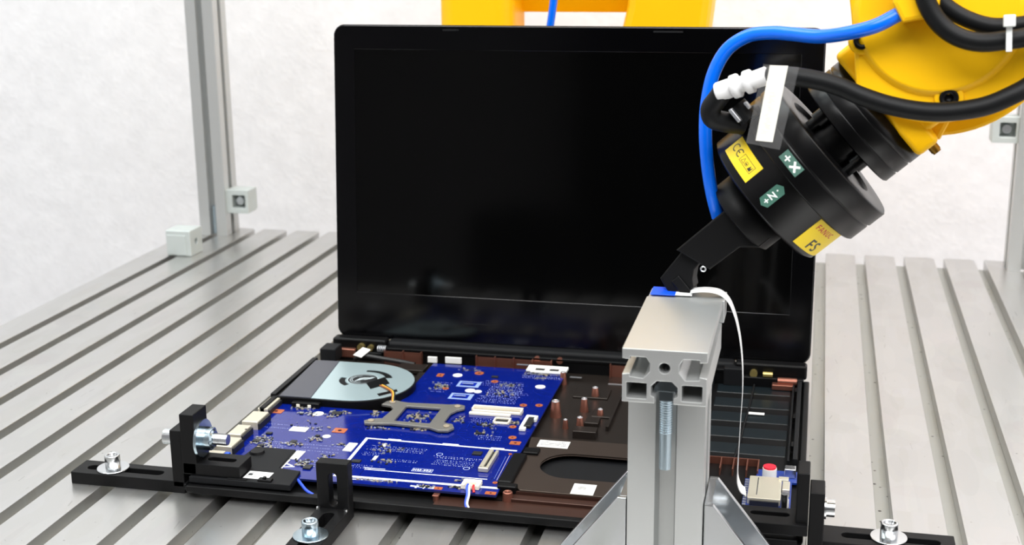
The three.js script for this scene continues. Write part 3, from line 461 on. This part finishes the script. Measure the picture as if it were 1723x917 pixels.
// ------------------------------------------------------------ silver stand in front of the laptop
{
  const t = thing('profile_stand', 'upright slotted aluminium profile with a short cross piece on top', 'stand', [-68.5, 0, -660]);
  const vp = part('upright_profile', plan(poly(slotted(39.5, 11, 2.6, 10).map(q => [q[0] - 68.5, q[1] + 660])), 0, 121.4, .5), M.alu, t, { label: 'upright silver slotted profile' });
  // cross piece section (x, y): closed flat top, side slots, hollow corners, open slot below
  const cx = -65.6, cy = 121.5;
  const P = (x, y) => [cx + x, cy + y];
  const sec = poly([P(-20.3, 0), P(-4.6, 0), P(-4.6, 3), P(-6.4, 4), P(-6.4, 8.6), P(-3.6, 11.4), P(3.6, 11.4), P(6.4, 8.6), P(6.4, 4), P(4.6, 3), P(4.6, 0), P(20.3, 0), P(20.3, 14), P(16.6, 14.6), P(16.6, 13), P(10, 12.4), P(7, 16), P(7, 20), P(9, 23), P(16.6, 23), P(16.6, 21.5), P(20.3, 22), P(20.3, 27), P(-20.3, 27), P(-20.3, 22), P(-16.6, 21.5), P(-16.6, 23), P(-9, 23), P(-7, 20), P(-7, 16), P(-10, 12.4), P(-16.6, 13), P(-16.6, 14.6), P(-20.3, 14)]);
  sec.holes.push(rrect(cx - 18.2, cx - 8.4, cy + 2, cy + 10, .6, THREE.Path), rrect(cx + 8.4, cx + 18.2, cy + 2, cy + 10, .6, THREE.Path), circ(cx, cy + 18, 2.7));
  part('cross_profile', extr(sec, 92, .3).translate(0, 0, -692), M.alu, t, { label: 'short sawn profile lying across the top' });
  part('end_plate', [box(cx - 20, cx + 21.4, cy + 14, cy + 26.4, -711, -692.2, .4)], M.alu, t);
  part('hammer_head', [extr((() => { const s = new THREE.Shape(); s.absarc(cx, cy + 3.2, 6, 0, Math.PI, false); s.closePath(); return s; })(), 8, .3).translate(0, 0, -616), box(cx - 3.4, cx + 3.4, cy - 2, cy + 4, -615, -609, .3)], M.steelDark, t);
  part('hanging_bolt', [cylY(cx, cy - 48, cy, -612, 3.1, 20), ...Array.from({ length: 20 }, (_, i) => new THREE.TorusGeometry(3.1, .4, 6, 18).rotateX(Math.PI / 2).translate(cx, cy - 28 + i * 1.3, -612))].map(g => g.translate(-2.6, 0, -23)), M.zincBlue, t, { label: 'threaded bolt hanging in the slot' });
  for (const sg of [-1, 1]) {
    const f = sg < 0 ? -89 : -48, X = d => f + sg * d;
    const tri = (z0, z1, y1) => { const s = poly([[f, 0], [X(4), 0], [X(42), 0], [X(42), 4], [X(4.5), y1], [f, y1]]); return extr(s, z1 - z0, .4).translate(0, 0, z0); };
    const gs = part('corner_bracket', [tri(-644.2, -641, 52), tri(-679, -675.8, 52), box(Math.min(f, X(3.5)), Math.max(f, X(3.5)), 0, 52, -676, -644), box(Math.min(f, X(42)), Math.max(f, X(42)), 0, 4, -676, -644)], M.zinc, t, { label: 'silver cast corner bracket at the foot' });
    part('bracket_bolt', [new THREE.CylinderGeometry(4.6, 4.6, 6, 20).rotateZ(Math.PI / 2).translate(X(6), 30, -660), cylY(X(24), 4, 9, -660, 4.6, 20)], M.zinc, gs);
  }
}

// ------------------------------------------------------------ robot
const TO = [-21.843, 204.015, -710.341];
const TM = new THREE.Matrix4().makeBasis(new THREE.Vector3(.659508, -.740568, .128874), new THREE.Vector3(.747297, .664464, -.00596), new THREE.Vector3(-.081218, .100238, .991643)).setPosition(...TO);
const T = g => g.applyMatrix4(TM);
const TP = q => { const v = new THREE.Vector3(...q).applyMatrix4(TM); return [v.x, v.y, v.z]; };
{
  const rb = thing('robot_arm', 'yellow industrial robot arm reaching over the laptop with a black gripper', 'robot', [-215, 0, -1240]);
  const soft = (pts, d, bev) => extr(poly(pts), d, bev);
  // body behind the screen
  part('robot_base', [box(-320, -120, .1, 90, -1330, -1150, 14), cylY(-215, 90, 190, -1240, 78, 40)], M.yellow, rb);
  part('shoulder_fork', [box(-348, -277, 150, 420, -1270, -1200, 16), cylX(-350, -274, 420, -1240, 62, 40)], M.yellow, rb);
  part('shoulder_link', [extr(poly([[-200, 150], [-110, 150], [-96, 280], [-92, 430], [-160, 430], [-172, 270]]), 60, 8).translate(0, 0, -1262)], M.yellow, rb);
  part('cross_housing', [sideX(poly([[1212, 318], [1250, 262], [1330, 262], [1330, 430], [1212, 430]]), -280, -106, 3)], M.yellow, rb);
  part('upper_arm', [box(-265, -165, 400, 760, -1300, -1200, 24), cylX(-275, -155, 760, -1250, 70, 40)], M.yellow, rb);
  const fa = [[-150, 760, -1250], [40, 720, -1080], [92, 580, -920], [84, 430, -780], [76, 370, -735]];
  part('forearm', tube(fa, 40, 40, 24), M.yellow, rb);
  // wrist
  const c0 = [-17.7, 121.2], R = [.661, .751], U = [-.751, .661];
  const LV = (h, v) => [c0[0] + h * R[0] + v * U[0], c0[1] + h * R[1] + v * U[1]];
  const ws = new THREE.Shape(); const wp = [[-52, 70], [-48.5, 45], [-44.5, 22], [-41, 0], [-38.5, -20], [-37, -34]];
  for (let a = 224; a <= 360; a += 4) wp.push([52.4 * Math.cos(a * Math.PI / 180), 52.4 * Math.sin(a * Math.PI / 180)]); wp.push([53, 30], [54, 70]);
  wp.forEach(([h, v], i) => { const q = LV(h, v); i ? ws.lineTo(...q) : ws.moveTo(...q); }); ws.closePath();
  const wr = part('wrist_housing', [T(extr(ws, 42, 2.2, 10).translate(0, 0, -4))], M.yellow, rb, { label: 'rounded yellow wrist housing' });
  part('rear_housing', [T((() => { const s = new THREE.Shape(); const q0 = [[-34, -30]]; for (let a = 245; a <= 360; a += 5) q0.push([60 * Math.cos(a * Math.PI / 180), 60 * Math.sin(a * Math.PI / 180)]); q0.push([60, 80], [-36, 80]); q0.forEach(([h, v], i) => { const q = LV(h, v); i ? s.lineTo(...q) : s.moveTo(...q); }); s.closePath(); return extr(s, 50, 1.6).translate(0, 0, -40); })())], M.yellow, wr);
  part('wrist_cover', [T(lathe([[0.01, 4], [36, 4], [37.5, 3.4], [40, .3], [40.4, -1]], 72).rotateX(Math.PI / 2).translate(c0[0], c0[1], 37.6))], M.yellow, wr, { label: 'raised round yellow cover' });
  part('upper_lug', [T((() => { const s = new THREE.Shape();[[-21, 4], [-22, 60], [2, 60], [0, 1], [-6, -3], [-16, -5]].forEach(([h, v], i) => { const q = LV(h, v); i ? s.lineTo(...q) : s.moveTo(...q); }); s.closePath(); return extr(s, 20, 2).translate(0, 0, 38); })())], M.yellow, wr);
  for (const [x, y] of [[-39.1, 102.8], [-30.7, 86.5], [17.1, 99.9], [1.4, 147.9]]) {
    part('bolt_boss', T(lathe([[4.6, 0], [6.6, .2], [7, 1.6], [6.2, 2.2], [4.6, 2.2]], 30).rotateX(Math.PI / 2).translate(x, y, 37.6)), M.yellow, wr);
    part('wrist_bolt', T(lathe([[0.01, 1.4], [2, 1.4], [2.1, 3.6], [4, 3.6], [4.4, 3.1], [4.4, 0], [0.01, 0]], 24).rotateX(Math.PI / 2).translate(x, y, 37.6)), M.blackPlastic, wr);
  }
  part('roll_housing', [T(box(-34.2, 31, 70.8, 84, -30, 30, 3)), T(box(-28, 24, 80, 100, -28, 30, 3)), T(soft([[18, 80], [29, 80], [31, 84], [22, 104], [10, 104]], 40, 2).translate(0, 0, -20))], M.yellow, rb, { label: 'yellow block carrying the tool flange' });
  part('side_screw', [T(cylX(30, 35, 78.5, 6, 3, 6)), T(cylX(34, 36, 78.5, 6, 2.2, 16))], M.brass, rb);
  const fl = part('tool_flange', [T(lathe([[0.01, 49], [31, 49], [31.8, 49.8], [31.8, 55.6], [31.2, 56], [31.2, 56.4], [31.9, 56.8], [31.9, 63.4], [31.3, 63.8], [31.3, 64.2], [32, 64.6], [32, 71.2], [0.01, 71.2]], 64))], M.sensor, rb, { label: 'black stacked tool flange' });
  part('flange_core', T(cylY(0, 36, 50, 0, 18, 40)), M.sensor, fl);
  for (let i = 0; i < 4; i++) { const a = i * Math.PI / 2 + Math.PI / 4; part('standoff', [T(cylY(21 * Math.sin(a), 38, 50, 21 * Math.cos(a), 3, 14)), T(cylY(21 * Math.sin(a), 43, 50, 21 * Math.cos(a), 4.4, 14))], M.sensor, fl); }
  // force sensor
  const fs = part('force_sensor', [T(lathe([[0.01, -6.6], [37.5, -6.6], [39.7, -5], [39.7, 16], [43.6, 16.4], [44.5, 17.2], [44.5, 27], [43.9, 27.6], [43.9, 28.4], [44.8, 29], [44.8, 38], [43.6, 39], [30, 39], [30, 37], [0.01, 37]], 80))], M.sensor, rb, { label: 'round black force sensor with yellow labels' });
  const curved = (name, R0, a0, a1, y0, y1, tex, label) => { const g = new THREE.CylinderGeometry(R0, R0, y1 - y0, 24, 1, true, a0 * Math.PI / 180, (a1 - a0) * Math.PI / 180).translate(0, (y0 + y1) / 2, 0); part(name, T(g), S({ map: tex, roughness: .45, side: THREE.DoubleSide }), fs, { keepUV: true, label }); };
  curved('yellow_label', 39.9, -55, -18.5, -1.6, 10, canvasTex(512, 256, (c, w, h) => {
    c.fillStyle = '#f2d21a'; c.fillRect(0, 0, w, h); c.fillStyle = '#23200f'; c.lineWidth = 13; c.strokeStyle = '#23200f';
    c.beginPath(); c.arc(92, 118, 44, .9, 5.4); c.stroke(); c.beginPath(); c.arc(190, 118, 44, .9, 5.4); c.stroke(); c.beginPath(); c.moveTo(150, 118); c.lineTo(190, 118); c.stroke();
    c.lineWidth = 5; c.strokeRect(248, 70, 210, 96); c.beginPath(); c.moveTo(270, 150); c.lineTo(296, 100); c.lineTo(322, 150); c.closePath(); c.stroke(); c.beginPath(); c.arc(352, 126, 22, 0, 7); c.stroke(); c.fillRect(340, 120, 24, 16); c.beginPath(); c.moveTo(396, 154); c.lineTo(412, 92); c.lineTo(426, 124); c.lineTo(444, 88); c.lineTo(440, 154); c.closePath(); c.fill();
  }), 'yellow label with CE mark and a boxed symbol');
  curved('yellow_label', 39.9, 40, 98, -3, 15.4, canvasTex(512, 256, (c, w, h) => {
    c.fillStyle = '#f2d21a'; c.fillRect(0, 0, w, h); c.fillStyle = '#c23a20'; c.font = 'bold 62px sans-serif'; c.fillText('FANUC', 30, 78, 250); c.fillStyle = '#23200f'; c.font = 'bold 124px sans-serif'; c.fillText('FS', 104, 232);
  }), 'yellow label lettered FANUC and FS');
  curved('axis_label', 44.7, -16, 1, 20.2, 26.2, canvasTex(256, 128, (c, w, h) => {
    c.fillStyle = '#4d7266'; c.fillRect(0, 0, w, h); c.fillStyle = '#f2f6f2'; c.strokeStyle = '#f2f6f2'; c.lineWidth = 16; c.beginPath(); c.moveTo(70, 26); c.lineTo(70, 102); c.moveTo(34, 64); c.lineTo(106, 64); c.stroke(); c.lineWidth = 24; c.beginPath(); c.moveTo(140, 22); c.lineTo(218, 106); c.moveTo(218, 22); c.lineTo(140, 106); c.stroke();
  }), 'grey green label marked plus X');
  {
    const tex = canvasTex(128, 256, (c, w, h) => { c.fillStyle = '#3f6a5c'; c.fillRect(0, 0, w, h); c.save(); c.translate(64, 128); c.rotate(-Math.PI / 2); c.strokeStyle = '#f0f4f0'; c.lineWidth = 11; c.beginPath(); c.moveTo(-66, -20); c.lineTo(-66, 24); c.moveTo(-88, 2); c.lineTo(-44, 2); c.stroke(); c.lineWidth = 12; c.beginPath(); c.moveTo(-22, 30); c.lineTo(-22, -30); c.lineTo(22, 30); c.lineTo(22, -30); c.stroke(); c.fillStyle = '#f0f4f0'; c.beginPath(); c.arc(62, -8, 8, 0, 7); c.fill(); c.restore(); });
    const s = poly([[-3.2, -.6], [0, -2.4], [3.2, -.6], [3.2, 10.4], [0, 12.4], [-3.2, 10.4]]); const g = new THREE.ShapeGeometry(s); const p = g.attributes.position, uv = g.attributes.uv, nn = g.attributes.normal;
    for (let i = 0; i < p.count; i++) { uv.setXY(i, (p.getX(i) + 3.4) / 6.8, (p.getY(i) + 2.6) / 15.2); p.setZ(i, 39.95); p.setX(i, p.getX(i) + 1); }
    part('axis_label', T(g), S({ map: tex, roughness: .45, side: THREE.DoubleSide }), fs, { keepUV: true, label: 'six sided green label with plus N mark' });
  }
  // connector of the sensor cable
  const cn = part('cable_elbow', [T(tube([[-55, 19.5, 46], [-54, 15, 45], [-52.5, 9.5, 44], [-48.5, 7, 42], [-43, 10, 38], [-37, 15, 32]], 5.2, 30, 20)), T(box(-42, -35, 8, 26, 14, 36, 3)), T(cylX(-46, -36, 20, 38, 5, 16))], M.rubber, fs, { label: 'black elbow plug on the side of the sensor' });
  part('plug_clip', [T(box(-46, -38, 16, 18, 42, 48, .6)), T(box(-44, -40, 24, 25.6, 42, 47, .5))], M.solder, cn);
  // gripper
  const gr = part('gripper', [T(lathe([[0.01, -23], [19, -23], [21.5, -21.5], [21.5, -6], [0.01, -6]], 48)), T(cylY(-15, -26, -7, -6, 7, 24)), T(soft([[-8.4, -57.5], [11, -50], [11.6, -30], [18, -22], [18, -14], [-9, -14]], 26, 1).translate(0, 0, -13))], M.gripper, rb, { label: 'black gripper body below the sensor' });
  part('jaw', [T(soft([[-7, -52], [4, -47], [6, -58], [9.5, -62], [13, -64], [15, -69.5], [8.5, -77], [3, -76.5], [-2, -75.6]], 16, .8).translate(0, 0, -8)), T(box(3, 15, -72, -66, -9, 9, 1))], M.gripper, gr);
  part('jaw_screw', [T(new THREE.TorusGeometry(1.3, .45, 8, 18).translate(8.6, -52.4, 13))], M.zinc, gr);
}
// blue air hose
part('air_hose', tube([[-26.2, 115.9, 50], [-28.9, 106.9, 52], [-31.3, 96.1, 54], [-37, 84.6, 50], [-45.5, 72.4, 40], [-56.7, 61.7, 30], [-63.3, 55.1, 26], [-70.4, 44.8, 22], [-72.5, 32.3, 20], [-68.3, 19.4, 18], [-59, 6.5, 16], [-47.8, -4.4, 14], [-32.6, -15.9, 11], [-18.8, -24.7, 7], [-8.4, -30.3, 3]].map(TP), 3.5, 120, 16), M.hose, null, { label: 'bright blue air hose looping from wrist to gripper', category: 'hose', origin: [-21, 204, -710] });
part('air_hose', tube([[-225, 330, -1185], [-232, 290, -1180], [-236, 262, -1180], [-244, 220, -1185]], 3.5, 20, 12), M.hose, null, { label: 'short blue air hose hanging behind the screen top edge', category: 'hose', origin: [-236, 262, -1180] });
// black cables
const sc = thing('sensor_cable', 'black cable with white screw fitting running from sensor across the wrist', 'cable', [20, 240, -650]);
part('cable', tube([[-46, 43, 52], [-43, 46.5, 54], [-38.7, 50.9, 57], [-31.2, 57.5, 58], [-20.5, 65, 58], [-9.6, 70.4, 58], [2.7, 78, 58], [15.3, 88.7, 58], [23.6, 99, 58], [30.1, 110.5, 58], [33.3, 121.1, 57], [35.2, 132.6, 54], [34, 160, 50]].map(TP), 4.6, 100, 16), M.rubber, sc);
{
  const a = new THREE.Vector3(-56.5, 17.5, 47), b = new THREE.Vector3(-46.4, 42.5, 52), len = a.distanceTo(b), q = new THREE.Quaternion().setFromUnitVectors(new THREE.Vector3(0, 1, 0), b.clone().sub(a).normalize());
  const g = lathe([[0.01, 0], [4.6, 0], [4.9, .6], [4.9, 7], [4, 7.4], [4, 8.4], [6, 8.6], [6, 12], [4.1, 12.3], [4.1, 15.5], [5.9, 15.7], [5.9, 19], [4.4, 19.3], [4.6, len - .6], [3.8, len], [0.01, len]], 16).applyQuaternion(q).translate(a.x, a.y, a.z);
  part('screw_fitting', T(g), M.nylon, sc, { label: 'white plastic screw fitting' });
}
const tg = thing('cable_tag', 'clear plastic tag with white paper strip wrapped on the sensor cable', 'tag', [-20, 250, -650]);
{
  const sheet = (pts, z, d) => T(extr(poly(pts), d).translate(0, 0, z));
  part('plastic_sheet', sheet([[-51.1, 45.3], [-39, 57.2], [-14.1, 25.4], [-27.2, 15]], 63.4, .25), M.clear, tg);
  const g = new THREE.ShapeGeometry(poly([[-48.8, 47.3], [-42.9, 53.7], [-19.2, 25.1], [-25.1, 19.3]])); const p = g.attributes.position, uv = g.attributes.uv;
  const A = new THREE.Vector2(-25.1, 19.3), eu = new THREE.Vector2(5.9, 5.8), ev = new THREE.Vector2(-23.7, 28);
  for (let i = 0; i < p.count; i++) { const d = new THREE.Vector2(p.getX(i), p.getY(i)).sub(A); const det = eu.x * ev.y - eu.y * ev.x; uv.setXY(i, (d.x * ev.y - d.y * ev.x) / det, (eu.x * d.y - eu.y * d.x) / det); }
  const tex = canvasTex(128, 512, (c, w, h) => { c.fillStyle = '#dedcd2'; c.fillRect(0, 0, w, h); for (let i = 0; i < 26; i++) { c.fillStyle = `rgba(150,146,130,${rr(.1, .3)})`; c.fillRect(rr(20, 60), 180 + i * 11, rr(14, 46), 5); } });
  part('paper_strip', T(g.translate(0, 0, 63.75)), S({ map: tex, roughness: .6, side: THREE.DoubleSide }), tg, { keepUV: true, label: 'white paper strip with faint print' });
}
part('power_cable', tube([[-60, 140, 56], [-31.8, 123.2, 60], [-25.6, 120, 60], [-15.9, 118.1, 60], [-8.1, 118.7, 60], [-1.1, 121.4, 60], [5.5, 126.5, 60], [11.4, 134.6, 60], [17.7, 145.8, 58], [20, 170, 50]].map(TP), 4.5, 90, 16), M.rubber, null, { label: 'outer black cable of the pair tied across the yellow wrist', category: 'cable', origin: [60, 300, -650] });
part('signal_cable', tube([[-60, 150, 50], [-30.1, 125.8, 52], [-21.1, 124.8, 52], [-12.4, 126.5, 52], [-4.2, 130, 52], [3, 135, 52], [7.9, 141, 52], [13.2, 149.9, 51], [15, 175, 46]].map(TP), 4, 90, 16), M.rubber, null, { label: 'inner black cable of the pair tied across the yellow wrist', category: 'cable', origin: [60, 310, -655] });
{
  const t = thing('cable_tie', 'pale cable tie binding the two black cables on wrist', 'cable tie', TP([8, 139, 65]));
  const q = new THREE.Matrix4().makeRotationZ(Math.atan2(11.2, 8.9));
  part('strap', T(box(-1.3, 1.3, -8.5, 6, -1, .6, .3).applyMatrix4(q).translate(10, 138, 66)), M.tie, t); part('strap_head', T(box(-2.6, 2.6, 2.6, 8, -2, 3, .6).applyMatrix4(q).translate(10, 138, 66)), M.tie, t);
}

// ------------------------------------------------------------ white ribbon cable
{
  const t = thing('ribbon_cable', 'flat white ribbon cable hanging from gripper down to the card reader', 'ribbon cable', [-40, 80, -720]);
  const pts = [[-63, 150.6, -700], [-55, 151.6, -700], [-48, 150.4, -701], [-43, 146, -703], [-39.5, 138, -705], [-36.5, 125, -708], [-34.6, 108, -712], [-34.2, 90, -718], [-35, 70, -725], [-35.8, 50, -733], [-36.6, 33, -742], [-36.6, 20, -750], [-34.6, 13, -754], [-32, 10.4, -755]];
  const cv = new THREE.CatmullRomCurve3(pts.map(q => new THREE.Vector3(...q))), N = 90, W = 4.8, th = .22;
  const pos = [], idx = [];
  for (let i = 0; i <= N; i++) {
    const P = cv.getPoint(i / N), tn = cv.getTangent(i / N), yaw = i / N; const w = new THREE.Vector3(.06 - .1 * Math.sin(yaw * 3), 0, -1); w.addScaledVector(tn, -w.dot(tn)).normalize(); const n = new THREE.Vector3().crossVectors(w, tn).normalize();
    for (const [a, b] of [[-W, th], [W, th], [W, -th], [-W, -th]]) { const v = P.clone().addScaledVector(w, a).addScaledVector(n, b); pos.push(v.x, v.y, v.z); }
  }
  for (let i = 0; i < N; i++) for (let k = 0; k < 4; k++) { const a = i * 4 + k, b = i * 4 + (k + 1) % 4, c = a + 4, d = b + 4; idx.push(a, b, c, b, d, c); }
  const g = new THREE.BufferGeometry(); g.setAttribute('position', new THREE.Float32BufferAttribute(pos, 3)); g.setIndex(idx); const g2 = g.toNonIndexed(); g2.computeVertexNormals();
  part('flat_cable', g2, M.ribbon, t);
  part('stiffener', box(-84.5, -71, 148.8, 149.4, -709, -694, .15), M.ribbonBlue, t, { label: 'blue stiffened end under the gripper jaw' });
  part('cable_lead', box(-71, -62, 148.9, 149.4, -706, -695), M.ribbon, t);
}
renderer.render(scene, camera);
